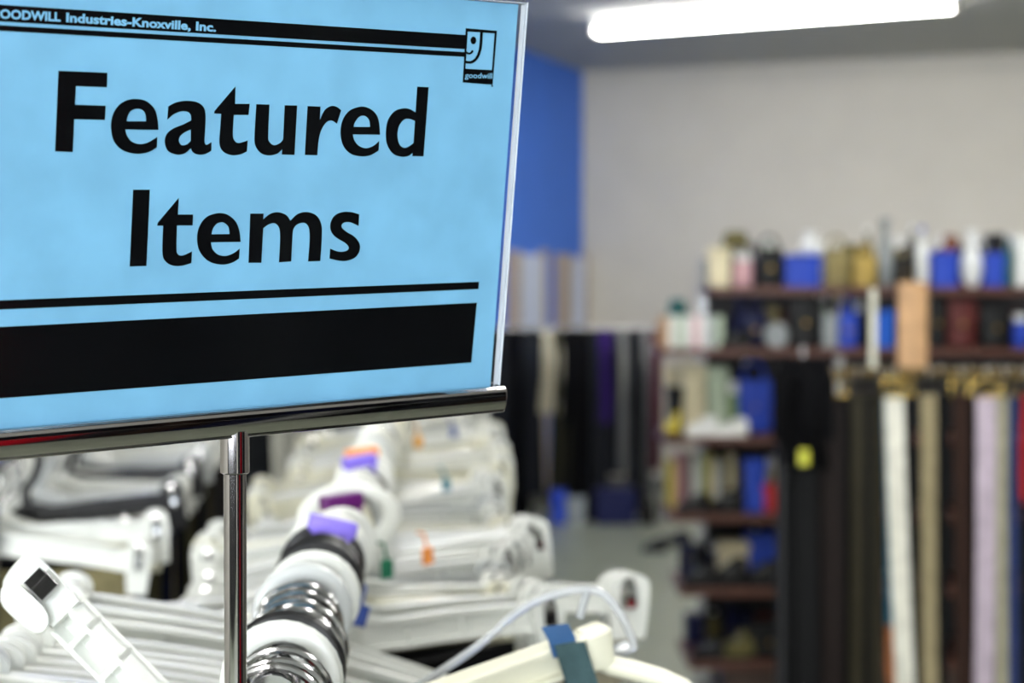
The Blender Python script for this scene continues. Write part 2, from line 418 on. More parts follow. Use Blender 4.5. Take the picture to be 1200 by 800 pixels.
# front wall: shop windows (behind the camera) with daylight, added dark band below
M_day = emit('daylight_pane', (.9, .95, 1.0), 12.5)
for i, (a0, a1) in enumerate(((1.2, 3.8), (4.4, 7.0), (7.6, 10.2))):
    m = MB(); rbx(m, a0, a1, LY-.02, LY-.005, .9, 2.5); w = struct('window_%d' % (i+1), m, M_day)
    fr = MB()
    for (p0, p1, z0, z1) in ((a0-.06, a0, .84, 2.56), (a1, a1+.06, .84, 2.56), (a0, a1, .84, .9), (a0, a1, 2.5, 2.56), ((a0+a1)/2-.02, (a0+a1)/2+.02, .9, 2.5)):
        rbx(fr, p0, p1, LY-.06, LY-.003, z0, z1)
    fr.build('window_frame', M_steel, w)
m = MB(); rbx(m, .02, LX-.02, LY-.03, LY-.003, 0, .82); struct('reflection_trim_1', m, mat('dark_reflection_band', (40, 38, 40), .6))  # unseen dark band, added so the pole has something dark to reflect

# ------------------------------------------------------------------ ceiling strip lights
M_tube = emit('lit_tube', (1., .985, .95), 26.)
M_house = mat('white_enamel', (225, 225, 222), .4)
def strip(name, label, P, Q, group=None):
    P = Vector(P); Q = Vector(Q); c = (P+Q)/2; L = (Q-P).length; ang = math.atan2(Q.y-P.y, Q.x-P.x)
    t = thing(name, label, 'ceiling light', (0,0,0), (0,0,0), group)
    hm = MB(); hm.add([(-L/2,-.06,0),(L/2,-.06,0),(L/2,.06,0),(-L/2,.06,0),(-L/2,-.05,-.05),(L/2,-.05,-.05),(L/2,.05,-.05),(-L/2,.05,-.05)], [(0,1,2,3),(7,6,5,4),(0,4,5,1),(1,5,6,2),(2,6,7,3),(3,7,4,0)])
    hm.build('housing', M_house, t)
    for s in (-1, 1):
        tb = MB(); tb.cyl((-L/2+.02, s*.045, -.078), (L/2-.02, s*.045, -.078), .019, 12); tb.build('tube', M_tube, t)
    for s in (-1, 1):
        en = MB(); en.box((s*(L/2-.01)-.012, -.07, -.105), (s*(L/2-.01)+.012, .07, 0)); en.build('end_cap', M_house, t)
    t.location = (c.x, c.y, CEIL); t.rotation_euler = (0, 0, ang)
    return t
def onceil(x, y):                    # pixel -> point at tube height
    d = ray(x, y); return C0 + d*((CEIL-.078-CAMZ)/d.z)
Pl, Ql = onceil(699, 37), onceil(1122, 6)
lamp = strip('strip_light', 'long lit fluorescent strip light on the grey ceiling above the beige wall', Pl, Ql)
LD = (Ql-Pl).normalized(); LN = Vector((LD.y, -LD.x, 0))
if LN.y > 0: LN = -LN
lc = (Pl+Ql)/2
for (i, j) in ((1,0),(2,0),(3,0),(4,0),(1,1),(2,1),(3,1),(4,1),(5,0),(5,1),(0,1),(6,0),(6,1),(1,-1),(2,-1),(3,-1),(4,-1),(5,-1)):
    c = lc + LN*(2.6*i) + LD*(3.3*j)
    ra = (c-CO).dot(E1); rb = (c-CO).dot(E2)
    if not (1.4 < ra < LX-1.4 and .8 < rb < LY-.8): continue
    dup(lamp, (c.x, c.y, CEIL), lamp.rotation_euler, 'fluorescent strip light of the rows on the ceiling overhead, out of the picture', 'ceiling strip lights overhead')

# ------------------------------------------------------------------ hangers
def arc(cx, cz, r, a0, a1, n): return [Vector((cx+r*math.cos(math.radians(a0+(a1-a0)*k/n)), 0, cz+r*math.sin(math.radians(a0+(a1-a0)*k/n)))) for k in range(n+1)]
HR = .0235                                   # hook radius; origin = top of the rail, touching the hook's inside
def hook_path(wr):
    cz = -(HR-wr)
    p = arc(0, cz, HR, 205, -30, 16)
    p += [Vector((.013, 0, cz-HR*.95)), Vector((.003, 0, cz-HR*1.35)), Vector((0, 0, cz-HR*1.7)), Vector((0, 0, -.082))]
    return p
def hook_mesh(kind):
    m = MB()
    if kind == 'wire': m.tube(hook_path(.0019), .0019, 8)
    else: m.tube(hook_path(.0055), .0055, 8, flat=((0,1,0), .0042))
    return m
HW = .165
def bar_mesh(tilt=0.):                       # moulded I-section arms
    m = MB(); n = 12
    for part in range(3):
        rings = []
        for k in range(2*n+1):
            t = k/n-1; x = t*HW; zc = -.088-.012*t*t + .006*(1-min(1, abs(t)*5))
            hh = .0115+.005*max(0, 1-abs(t)*6)
            if part == 0: y0, y1, z0, z1 = -.0055, .0055, hh-.0035, hh      # top flange
            elif part == 1: y0, y1, z0, z1 = -.0055, .0055, -hh, -hh+.0035
            else: y0, y1, z0, z1 = -.0012, .0012, -hh, hh
            rings.append([Vector((x, y0, zc+z0)), Vector((x, y1, zc+z0)), Vector((x, y1, zc+z1)), Vector((x, y0, zc+z1))])
        m.loft(rings)
    for sx in (-1, 1):
        for q in (.28, .55, .8): m.box((sx*HW*q-.001, -.005, -.1), (sx*HW*q+.001, .005, -.086))
    m.cyl((0, 0, -.094), (0, 0, -.074), .0065, 12)
    for p in range(len(m.sm)): m.sm[p] = False
    return m
def clip_mesh(sx):                           # moulded clip: rounded head and two jaws
    m = MB(); x = sx*(HW-.004)
    pr = spline([(x-.013, -.086), (x-.009, -.078), (x, -.075), (x+.009, -.078), (x+.013, -.086), (x+.012, -.110), (x+.010, -.132, 1), (x-.010, -.132, 1), (x-.012, -.110)], 4)
    for (y0, y1) in ((-.0105, -.006), (.006, .0105)):
        m.loft([[Vector((p.x, y, p.y)) for p in pr] for y in (y0, y1)])
    m.box((x-.0125, -.0062, -.098), (x+.0125, .0062, -.088))
    m.box((x-.010, -.0062, -.132), (x+.010, -.0002, -.126)); m.box((x-.010, .0002, -.132), (x+.010, .0062, -.126))
    return m
def spring_mesh(sx):
    m = MB(); x = sx*(HW-.004)
    m.tube([(x, -.0118, -.104), (x, -.012, -.09), (x, -.008, -.083), (x, 0, -.0815), (x, .008, -.083), (x, .012, -.09), (x, .0118, -.104)], .0055, 6, flat=((1,0,0), .0055))
    # thin it into a strip
    return m
def size_tag_mesh():
    m = MB(); 
    pr = spline([(-.0165, .006, 1), (.0165, .006, 1), (.0165, .0175, 1), (-.0165, .0175, 1)], 2)
    m.rbox((-.0165, -.0068, .0035), (.0165, .0068, .0145), .0025)
    m.box((-.013, -.0072, -.008), (-.0095, .0072, .005)); m.box((.0095, -.0072, -.008), (.013, .0072, .005))
    return m
HANG = {}
def make_hanger(style, label, group):
    bm_, hm_, hk = {'white_wire': (M_white, M_chrome2, 'wire'), 'white_plastic': (M_white, M_white, 'plastic'), 'cream_wire': (M_cream, M_chrome2, 'wire'),
                'grey_plastic': (M_greyp, M_greyp, 'plastic'), 'black': (M_blackp, M_blackp, 'plastic'), 'black_hook': (M_white, M_blackp, 'plastic'), 'cream_plastic': (M_cream, M_cream, 'plastic')}[style]
    t = thing('clip_hanger', label, 'hanger', (0,0,0), (0,0,0), group)
    hook_mesh(hk).build('hook', hm_, t); bar_mesh().build('bar', bm_, t)
    for sx in (-1, 1):
        c = clip_mesh(sx).build('clip', bm_, t); spring_mesh(sx).build('spring', M_chrome2, c)
    return t
def hanger(style, loc, rot, label, group):
    if style not in HANG:
        t = make_hanger(style, label, group); t.location = loc; t.rotation_euler = rot; HANG[style] = t; return t
    return dup(HANG[style], loc, rot, label, group)
STY_TXT = {'white_wire': 'white clip hanger with chrome hook', 'white_plastic': 'white clip hanger with white plastic hook', 'cream_wire': 'cream clip hanger with chrome hook',
           'grey_plastic': 'grey clip hanger with grey plastic hook', 'black': 'black clip hanger with black hook', 'black_hook': 'white clip hanger with black hook', 'cream_plastic': 'cream clip hanger with cream plastic hook'}

# garments: a folded pair of trousers or a skirt, hung by its waistband
def garment_mesh(w, L, th, seed, flare=1.1):
    r = random.Random(seed); m = MB(); n = 28; rings = []
    ph = [r.uniform(0, 6.3) for _ in range(4)]
    for k in range(11):
        s = k/10; z = -L*s; ww = w/2*(1+(flare-1)*s); tt = th/2*(.35+.65*min(1, s*4))
        ring = []
        for i in range(n):
            a = 2*PI*i/n; c, sn = math.cos(a), math.sin(a)
            x = ww*math.copysign(abs(c)**.55, c); y = tt*math.copysign(abs(sn)**.7, sn)
            y += min(1, s*3)*.35*th*math.sin(x/w*17+ph[0]+s*1.5) + .12*th*math.sin(x/w*37+ph[1])*min(1, s*3)
            x += .008*math.sin(s*6+ph[2])*s
            ring.append(Vector((x, y, z+.006*math.sin(x/w*9+ph[3])*s)))
        rings.append(ring)
    m.loft(rings)
    return m
def waist_mesh(w, th):
    m = MB(); pr = []
    n = 20
    rings = []
    for z in (.001, -.003, -.033, -.037):
        rings.append([Vector((w/2*1.012*math.copysign(abs(math.cos(2*PI*i/n))**.5, math.cos(2*PI*i/n)), th*.24*math.copysign(abs(math.sin(2*PI*i/n))**.7, math.sin(2*PI*i/n)), z)) for i in range(n)])
    m.loft(rings); return m
GCOL = {'black': (9, 9, 12), 'charcoal': (38, 40, 44), 'navy': (18, 22, 46), 'olive': (58, 57, 42), 'brown': (44, 32, 26), 'tan': (142, 136, 118), 'white': (214, 214, 206),
        'grey': (130, 130, 128), 'denim': (62, 78, 116), 'khaki': (130, 122, 90), 'teal': (62, 84, 88), 'cream': (206, 198, 172), 'burgundy': (80, 26, 42), 'purple': (58, 36, 104)}
def cloth(c): return mat('cloth_'+c, GCOL[c], .9, var=.2, scale=60, bump=.25, bscale=180, spec=.12)
GPROTO = {}
def garment(c, v, loc, rot, label, cat, group, name):
    key = (c, v)
    w, L, th = ((.285, .86, .03), (.27, .62, .034), (.29, .95, .03))[v]
    if key not in GPROTO:
        t = thing(name, label, cat, (0,0,0), (0,0,0), group)
        garment_mesh(w, L, th, v*7+1, (1.02, 1.25, .95)[v]).build('cloth_panel', cloth(c), t)
        waist_mesh(w, th).build('waistband', cloth(c), t)
        t.location = loc; t.rotation_euler = rot; GPROTO[key] = t; return t
    return dup(GPROTO[key], loc, rot, label, group)

RAILZ = CAMZ - .161                       # top of rail (inner top of hooks)
def rail_x(y): return -.070 - .042*y
RANG = math.atan(-.042)                   # rail runs along (-.042, 1)
def rack(name, label, A0, A1, zr, posts):
    t = thing(name, label, 'clothes rack', (A0[0], A0[1], 0))
    A0 = Vector((A0[0], A0[1], 0)); A1 = Vector((A1[0], A1[1], 0)); r = .0125
    up = Vector((0,0,zr-r))
    m = MB(); m.cyl(A0+up, A1+up, r, 20); m.build('rail', M_chrome2, t)
    dr = (A1-A0).normalized(); nr = Vector((-dr.y, dr.x, 0))
    for s in posts:
        b = A0+(A1-A0)*s
        p = MB(); p.cyl(b, b+Vector((0,0,zr-2*r)), .014, 16); p.build('post', M_chrome2, t)
        f = MB(); f.tube([b-nr*.28+Vector((0,0,.02)), b+nr*.28+Vector((0,0,.02))], .014, 10); f.build('foot', M_steel, t)
    return t
Y0, Y1 = .782, 3.62
rack('clothes_rack', 'chrome clothes rail of clip hangers running back behind the blue sign', (rail_x(Y0), Y0), (rail_x(Y1), Y1), RAILZ, (.004, .5, .99))
GN = 'clip hangers on the rail behind the sign'
y = .803; i = 0
front = ['black', 'white_plastic', 'black', 'white_wire', 'white_wire', 'cream_wire', 'grey_plastic', 'white_wire', 'white_wire', 'white_plastic', 'white_wire', 'black', 'black', 'white_plastic', 'white_plastic']
front = ['white_wire', 'white_wire', 'white_plastic', 'black_hook', 'white_wire', 'white_wire', 'white_wire', 'cream_wire', 'white_wire', 'grey_plastic', 'white_wire', 'white_plastic', 'white_wire', 'black_hook', 'black_hook', 'black_hook', 'white_plastic', 'white_plastic', 'white_plastic', 'white_wire']
TAGC = {'lilac': (128, 108, 218), 'plum': (92, 22, 100), 'orange': (240, 150, 70), 'green': (20, 110, 80), 'yellow': (200, 200, 50)}
def M_tag(c): return mat('tag_'+c, TAGC[c], .4, var=.06)
tagged = {}
hang_pos = []
while y < Y1-.03:
    st = front[i] if i < len(front) else R.choices(['white_wire', 'white_plastic', 'cream_wire', 'cream_plastic', 'grey_plastic'], [5, 4, 3, 2, .7])[0]
    i += 1
    yaw = RANG + math.radians(33+13*math.sin(i*.33)+R.uniform(-3, 3) if y > 1.02 else R.uniform(5, 11)); roll = math.radians(9+11*math.sin(i*.47)+R.uniform(-5, 5) if y > 1.02 else R.uniform(-2, 2))
    loc = Vector((rail_x(y)+R.uniform(-.002, .002), y, RAILZ))
    if .93 < y < 1.29: roll = math.radians(-30+R.uniform(-3, 3)); yaw = RANG+math.radians(16+R.uniform(-3, 3))
    hang_pos.append((i, y, yaw, roll, st, loc))
    y += (R.choice([.024, .028, .032, .055]) if i > 14 else .0262)
for (i, y, yaw, roll, st, loc) in hang_pos:
    h = hanger(st, loc, (0, roll if False else 0, yaw), STY_TXT[st]+', '+nth(i)+' back from the sign pole', GN)
    h.rotation_euler = (0, -roll*.5, yaw)
    tagged[i] = h
def near_idx(Y): return min(hang_pos, key=lambda q: abs(q[1]-Y))[0]
for (c, Y) in (('lilac', 1.227), ('plum', 1.36), ('lilac', 1.71), ('orange', 1.81)):
    h = tagged[near_idx(Y)]
    st_ = size_tag_mesh(); o = st_.build('size_tag', M_tag(c)); o.parent = h
    o['label'] = c+' size tag'; h['label'] = h['label'].replace(' clip hanger', ' hanger with %s size tag' % c, 1).replace(' with white plastic hook', '').replace(' with chrome hook', '').replace(' with grey plastic hook', '').replace(' with cream plastic hook', '').replace(' with black hook', '')
TAGC.update({'blue': (40, 70, 150), 'teal': (40, 120, 140), 'amber': (232, 168, 70)})
def price_tag(h, x, c, z=-.075):
    m = MB(); m.rbox((x-.006, -.0085, z-.007), (x+.006, -.0065, z+.008), .002)
    m.tube([(x, -.007, z+.007), (x, -.004, z+.02), (x, .004, z+.02)], .0012, 6)
    o = m.build('price_tag', M_tag(c)); o.parent = h; o['label'] = c+' tag'
for (c, Y, x, z) in (('yellow', .93, .026, -.05), ('green', 1.40, .035, -.05), ('blue', 1.26, .03, -.05), ('orange', 1.55, .07, -.07), ('teal', 2.05, .09, -.07), ('orange', 1.62, .15, -.10), ('amber', 2.3, .05, -.02), ('blue', 2.6, .1, -.05)):
    price_tag(tagged[near_idx(Y)], x, c, z)
# garments on the rail behind the sign
gcols = ['black', 'black', 'charcoal', 'black', 'navy', 'grey', 'tan', 'brown', 'olive', 'black', 'charcoal', 'khaki', 'cream', 'denim', 'black']
for (i, y, yaw, roll, st, loc) in hang_pos:
    if i % 2 and i > 4: continue
    c = R.choice(gcols); v = R.choice([0, 0, 1, 2])
    if 1.05 < y < 1.45: c, v = 'black', 0
    off = Vector((0, 0, -.124)); off.rotate(Matrix.Rotation(yaw, 3, 'Z') @ Matrix.Rotation(-roll*.5, 3, 'Y'))
    kind = ('trousers', 'skirt', 'long trousers')[v]
    garment(c, v, loc+off, (0, -roll*.5, yaw), '%s %s on the %s hanger back from the sign pole' % (c, kind, nth(i)), ('trousers', 'skirt', 'trousers')[v], 'garments on the rail behind the sign', ('trousers', 'skirt', 'trousers')[v])

# left rail
LY0, LY1 = 1.86, 4.3
def lx(y): return -.555-.11*(y-2)
rack('clothes_rack', 'chrome clothes rail crowded with white hangers at the left edge under the sign', (lx(LY0), LY0), (lx(LY1), LY1), RAILZ-.005, (.01, .5, .99))
y = 1.9; i = 0
while y < LY1-.03:
    i += 1
    st = R.choices(['white_wire', 'white_plastic', 'cream_wire', 'grey_plastic', 'black'], [5, 4, 2, 2.5, 1])[0]
    yaw = math.radians(-2+20*math.sin(i*.5)+R.uniform(-3, 3)); loc = Vector((lx(y), y, RAILZ-.005))
    hanger(st, loc, (0, math.radians(R.uniform(-11, 11)), yaw), STY_TXT[st]+', '+nth(i)+' along the left edge rail', 'clip hangers on the rail at the left edge')
    if i % 2 == 0:
        c = R.choice(['black', 'charcoal', 'olive', 'brown', 'black', 'khaki', 'navy']); v = R.choice([0, 0, 2])
        garment(c, v, loc+Vector((0, 0, -.124)), (0, 0, yaw), '%s trousers on the %s hanger along the left edge rail' % (c, nth(i)), 'trousers', 'garments on the rail at the left edge', 'trousers')
    y += R.choice([.03, .034, .04, .07])

# ------------------------------------------------------------------ the askew clip hanger at lower left
def frame(P, xd, up):                          # matrix with x along xd
    x = Vector(xd).normalized(); y = Vector(up).cross(x).normalized(); z = x.cross(y)
    Mx = Matrix((x, y, z)).transposed().to_4x4(); Mx.translation = P; return Mx
YA = .86
E_l = W(40, 682, YA); E_r = W(200, 842, YA)
FX = frame(E_l, E_r-E_l, (0, -.35, 1))          # x runs down the arm, y away from the lens
askew = thing('clip_hanger', 'white clip hanger tipped up with a chrome spring, left of the sign pole', 'hanger', (rail_x(.79), .79, RAILZ), (0,0,0), GN)
def tr(mb, Mx):
    mb.v = [tuple(Mx @ Vector(p)) for p in mb.v]; return mb
def slab(pts, ya, yb, ch=.0012):
    """outline given in the picture, given real thickness from depth ya to yb with softened rims"""
    P = spline(pts, 5); c = sum((Vector(p) for p in P), Vector((0, 0)))/len(P); m = MB()
    r = []
    for (y, k) in ((ya, .93), (ya+ch, 1), (yb-ch, 1), (yb, .93)):
        r.append([W(c.x+(p.x-c.x)*k, c.y+(p.y-c.y)*k, y) for p in P])
    m.loft(r); return m
m = MB(); hw = .0094
L = .155
for (y0, y1, z0, z1) in ((-.007, .007, hw-.0028, hw), (-.007, .007, -hw, -hw+.0028), (.001, .004, -hw, hw)):
    m.rbox((.022, y0, z0), (L, y1, z1), .001)
for q in (.0335, .0545, .09, .125): m.box((q-.0014, -.006, -hw), (q+.0014, .005, hw))
m.rbox((L-.002, -.009, -.014), (L+.03, .009, .014), .004)
m.rbox((L+.028, -.007, -hw), (L+.15, .007, hw), .003)
tr(m, FX).build('bar', M_white, askew)
cl = slab([(34,643,1), (56,662), (76,683), (95,706,1), (64,738,1), (40,722), (12,700), (3,684), (14,664)], YA-.008, YA+.012, .003).build('clip', M_white, askew)
slab([(3,687), (20,684), (38,697), (54,714), (58,730), (50,742), (36,740), (14,722), (1,706)], YA-.0145, YA-.0085, .002).build('jaw', M_white, cl)
m = slab([(53,668,1), (69,685,1), (49,705,1), (31,687,1)], YA-.0165, YA-.006, .0006)
mb2 = slab([(46,664,1), (55,672,1), (36,692,1), (27,683,1)], YA-.0170, YA-.0155, .0004); m.add(mb2.v, mb2.f)
m.build('spring', M_chrome, cl)
nk = FX @ Vector((L+.014, 0, .012))
hp = [Vector(p)+Vector((rail_x(.79), .79, RAILZ)) for p in hook_path(.0019)[:-2]]
m = MB(); m.tube(hp+[Vector((nk.x*.4+hp[-1].x*.6, .8, hp[-1].z-.012)), nk+Vector((0,0,.012)), nk], .0019, 8); m.build('hook', M_chrome2, askew)

# ------------------------------------------------------------------ the two askew hangers at lower right
YB = 1.0
cre = thing('clip_hanger', 'cream bar hanger tipped up to the right under a dark teal waistband', 'hanger', (rail_x(.92), .92, RAILZ), (0,0,0), GN)
a = W(415, 858, .93); b = W(702, 755, YB)
FX2 = frame(a, b-a, (0, -.15, 1)); LL = (b-a).length
m = MB(); hh = .0095
for (y0, y1, z0, z1) in ((-.007, .007, hh-.003, hh), (-.007, .007, -hh, -hh+.003), (-.002, .002, -hh, hh)):
    m.rbox((-.05, y0, z0), (LL, y1, z1), .001)
m.rbox((LL-.012, -.008, -.012), (LL+.006, .008, .011), .004)
tr(m, FX2)
m.tube([W(690, 768, YB), W(716, 779, YB+.002), W(745, 786, YB+.004), W(775, 795, YB+.006), W(800, 806, YB+.006), W(822, 826, YB+.006)], .0058, 10, flat=((0, 1, 0), .006))
m.build('bar', M_cream, cre)
hp = [Vector(p)+Vector((rail_x(.92), .92, RAILZ)) for p in hook_path(.0019)[:-1]]
n2 = FX2 @ Vector((-.02, 0, hh))
m = MB(); m.tube(hp+[n2+Vector((0,0,.01)), n2], .0019, 8); m.build('hook', M_chrome2, cre)
YC = 1.02
clr = thing('clip_hanger', 'clear plastic hanger with an open rounded end and strut at lower right', 'hanger', (rail_x(.95), .95, RAILZ), (0,0,0), GN)
def path(pts, Y, seg=5): return [W(p.x, p.y, Y) for p in spline(pts, seg, False)]
m = MB()
m.tube(path([(430,842),(500,797),(560,757),(600,722),(630,704),(660,694),(688,691),(708,697),(727,720),(742,753),(738,762),(715,771),(690,778)], YC), .0024, 8)
m.tube([W(688, 691, YC), W(679, 724, YC)], .0024, 8)
m.tube([W(738, 757, YC), W(692, 776, YC)], .0042, 8)
m.tube(path([(692,776),(640,790),(560,812),(450,845)], YC), .003, 8)
m.build('bar', M_clear, clr)
hp = [Vector(p)+Vector((rail_x(.95), .95, RAILZ)) for p in hook_path(.0019)[:-1]]
n3 = W(436, 838, YC)
m = MB(); m.tube(hp+[n3+Vector((0,0,.01)), n3], .0019, 8); m.build('hook', M_chrome2, clr)
# dark teal garment with a blue label folded over the cream bar
gar = thing('trousers', 'dark teal trousers with a blue label hanging over the cream bar hanger', 'trousers', tuple(W(670, 800, YB)))
def ribbon(pts, Ys, wd, th):
    P = [W(p[0], p[1], Y) for p, Y in zip(pts, Ys)]
    m = MB(); rings = []
    for i, p in enumerate(P):
        s = Vector((wd/2, .006, 0)); u = Vector((0, -th/2, th*.2))
        rings.append([p-s-u, p+s-u, p+s+u, p-s+u])
    m.loft(rings); return m
ribbon([(664, 748), (668, 756), (682, 800), (700, 870), (716, 960), (730, 1100)], [YB-.008, YB-.02, YB-.022, YB-.024, YB-.024, YB-.02], .0165, .004).build('leg', cloth('teal'), gar)
ribbon([(664, 748), (668, 745), (676, 790), (700, 870), (716, 960), (730, 1100)], [YB-.008, YB+.012, YB+.018, YB+.02, YB+.02, YB+.02], .0165, .004).build('leg', cloth('teal'), gar)
ribbon([(650, 733), (658, 747), (664, 768)], [YB-.016, YB-.019, YB-.02], .0145, .003).build('label', mat('label_blue', (52, 92, 140), .5), gar)['label'] = 'blue woven label'
# tan garment further back whose hanger tip sticks out to the right
yt = 1.5; tl = Vector((rail_x(yt), yt, RAILZ)); ty = math.radians(20)
tw = hanger('white_plastic', tl, (0, 0, ty), 'wide white hanger whose tip sticks out over the floor beyond the clear hanger', GN); tw.scale = (1.52, 1, 1)
tg = garment('tan', 2, tl+Vector((.012, 0, -.122)), (0, 0, ty), 'tan trousers on the wide white hanger beside the open floor', 'trousers', 'garments on the rail behind the sign', 'trousers'); tg.scale = (1.6, .8, 1)

# ------------------------------------------------------------------ far dark garments between the rails
YD = 5.2
rack('clothes_rack', 'clothes rail of dark garments beyond the two hanger rails', (-1.5, YD), (-.15, YD), 1.36, (.02, .98))
for k in range(14):
    c = ['black', 'olive', 'charcoal', 'black', 'khaki', 'black', 'brown', 'navy', 'charcoal', 'white', 'black', 'olive', 'black', 'cream'][k]
    loc = Vector((-1.42+.092*k, YD, 1.335))
    garment(c, 2, loc, (0, 0, math.radians(R.uniform(58, 62))), '%s garment, %s from the left on the dark rail beyond the hangers' % (c, nth(k+1)), 'trousers', 'dark garments beyond the hangers', 'trousers')

rack('clothes_rack', 'clothes rail of red and dark garments beside the viewer, unseen, added for chrome reflections', (2.0, -2.6), (2.6, .6), 1.36, (.02, .98))  # unseen rail, added to give the channel its red and dark reflections
GCOL['red'] = (190, 24, 40)
for k in range(24):
    c = 'red' if k in (12, 13, 14, 15) else ['black', 'charcoal', 'brown', 'navy', 'grey'][k % 5]
    f = (k+.5)/24
    garment(c, 2, (2.0+.6*f, -2.6+3.2*f, 1.335), (0, 0, math.radians(R.uniform(36, 42))), '%s garment, %s along the unseen rail added to reflect in the chrome channel' % (c, nth(k+1)), 'trousers', 'garments on the added reflection rail', 'trousers')

rack('clothes_rack', 'tall clothes rail of dark garments beside the viewer, unseen, added for chrome reflections', (2.75, -2.7), (3.3, .9), 2.0, (.02, .98))  # second unseen rail, added to darken what the chrome mirrors
for k in range(26):
    c = ['black', 'charcoal', 'black', 'brown', 'black', 'navy'][k % 6]
    f = (k+.5)/26
    garment(c, 2, (2.75+.55*f, -2.7+3.6*f, 1.975), (0, 0, math.radians(R.uniform(36, 42))), '%s garment, %s along the tall unseen rail added to reflect in the chrome' % (c, nth(k+1)), 'trousers', 'garments on the tall added reflection rail', 'trousers')

# ------------------------------------------------------------------ back rail of long garments
YR = 12.3
zr = W(680, 383, YR).z; xa = W(560, 383, YR).x; xb = W(776, 383, YR).x
rack('clothes_rack', 'clothes rail of long dark garments standing before the blue wall', (xa, YR), (xb, YR), zr, (.01, .99))
blist = [(590, 24, 'charcoal', 605), (606, 24, 'black', 605), (624, 22, 'charcoal', 575), (647, 26, 'cream', 478), (657, 22, 'olive', 592), (670, 26, 'black', 602), (688, 28, 'black', 606), (702, 20, 'charcoal', 590), (709, 14, 'purple', 490), (721, 15, 'charcoal', 550), (731, 12, 'grey', 545), (742, 14, 'charcoal', 560), (750, 14, 'black', 596), (758, 10, 'grey', 585), (768, 12, 'burgundy', 545), (577, 20, 'black', 600)]
for k, (xc, wp, c, yb) in enumerate(blist):
    s = YR/F; P = W(xc, 386, YR-.01*(k % 3)); Lg = (yb-386)*s
    t = thing('long_garment', '%s long garment on the far rail before the blue wall, %s' % (c, 'hanging %s from the left' % nth(sorted(q[0] for q in blist).index(xc)+1)), 'garment', tuple(P), (0,0,0), 'long garments on the far rail')
    gm = garment_mesh(wp*s*1.12, Lg, .09, 30+k, 1.1); gm.v = [tuple(Vector(p)+P+Vector((0,0,-.03))) for p in gm.v]
    gm.build('cloth_panel', cloth(c), t)
    sh = MB(); sh.tube([P+Vector((-wp*s*.5, 0, -.045)), P+Vector((-wp*s*.2, 0, -.02)), P+Vector((0, 0, -.01)), P+Vector((wp*s*.2, 0, -.02)), P+Vector((wp*s*.5, 0, -.045))], .02, 8); sh.build('shoulder', cloth(c), t)
M_shoe = mat('black_leather', (20, 19, 20), .4, var=.2)

# ------------------------------------------------------------------ shelf unit with goods
YS = 6.75
YT = 4.2; ST = YT/F
def zs(y): return W(900, y, YS).z
def xs(x): return W(x, 400, YS).x
S = YS/F
M_shelf = mat('red_brown_wood', (84, 48, 36), .5, var=.2, scale=18)
M_brown = mat('dark_brown_wood', (62, 42, 34), .5, var=.2, scale=18)
unit = thing('shelf_unit', 'brown wooden shelf unit stacked with bags, shoes and boxes beside the belts', 'shelves', (xs(1000), YS+.2, 0))
SH = [('S0', 336, 832, 1290, .36), ('S1', 408, 774, 1290, .40), ('S2', 512, 780, 1290, .42), ('S3', 603, 786, 1290, .44), ('S4', 690, 797, 1290, .46), ('S5', 776, 808, 1290, .48)]
SZ = {}
for (nm, yy, x0, x1, dp) in SH:
    z = zs(yy); SZ[nm] = z
    m = MB(); m.rbox((xs(x0), YS, z-.028), (xs(x1), YS+dp, z), .006); m.build('shelf', M_shelf, unit)
m = MB(); m.box((xs(836), YS+.5, .05), (xs(1290), YS+.53, zs(300))); m.build('back_panel', mat('pegboard_dark', (26, 25, 28), .7), unit)
m = MB(); m.box((xs(850), YS+.03, 0), (xs(1290), YS+.5, SZ['S5']-.028)); m.build('base', M_brown, unit)
for xx in (838, 1010, 1285):
    m = MB(); m.box((xs(xx)-.012, YS+.44, .0), (xs(xx)+.012, YS+.50, zs(300))); m.build('upright', M_steel, unit)

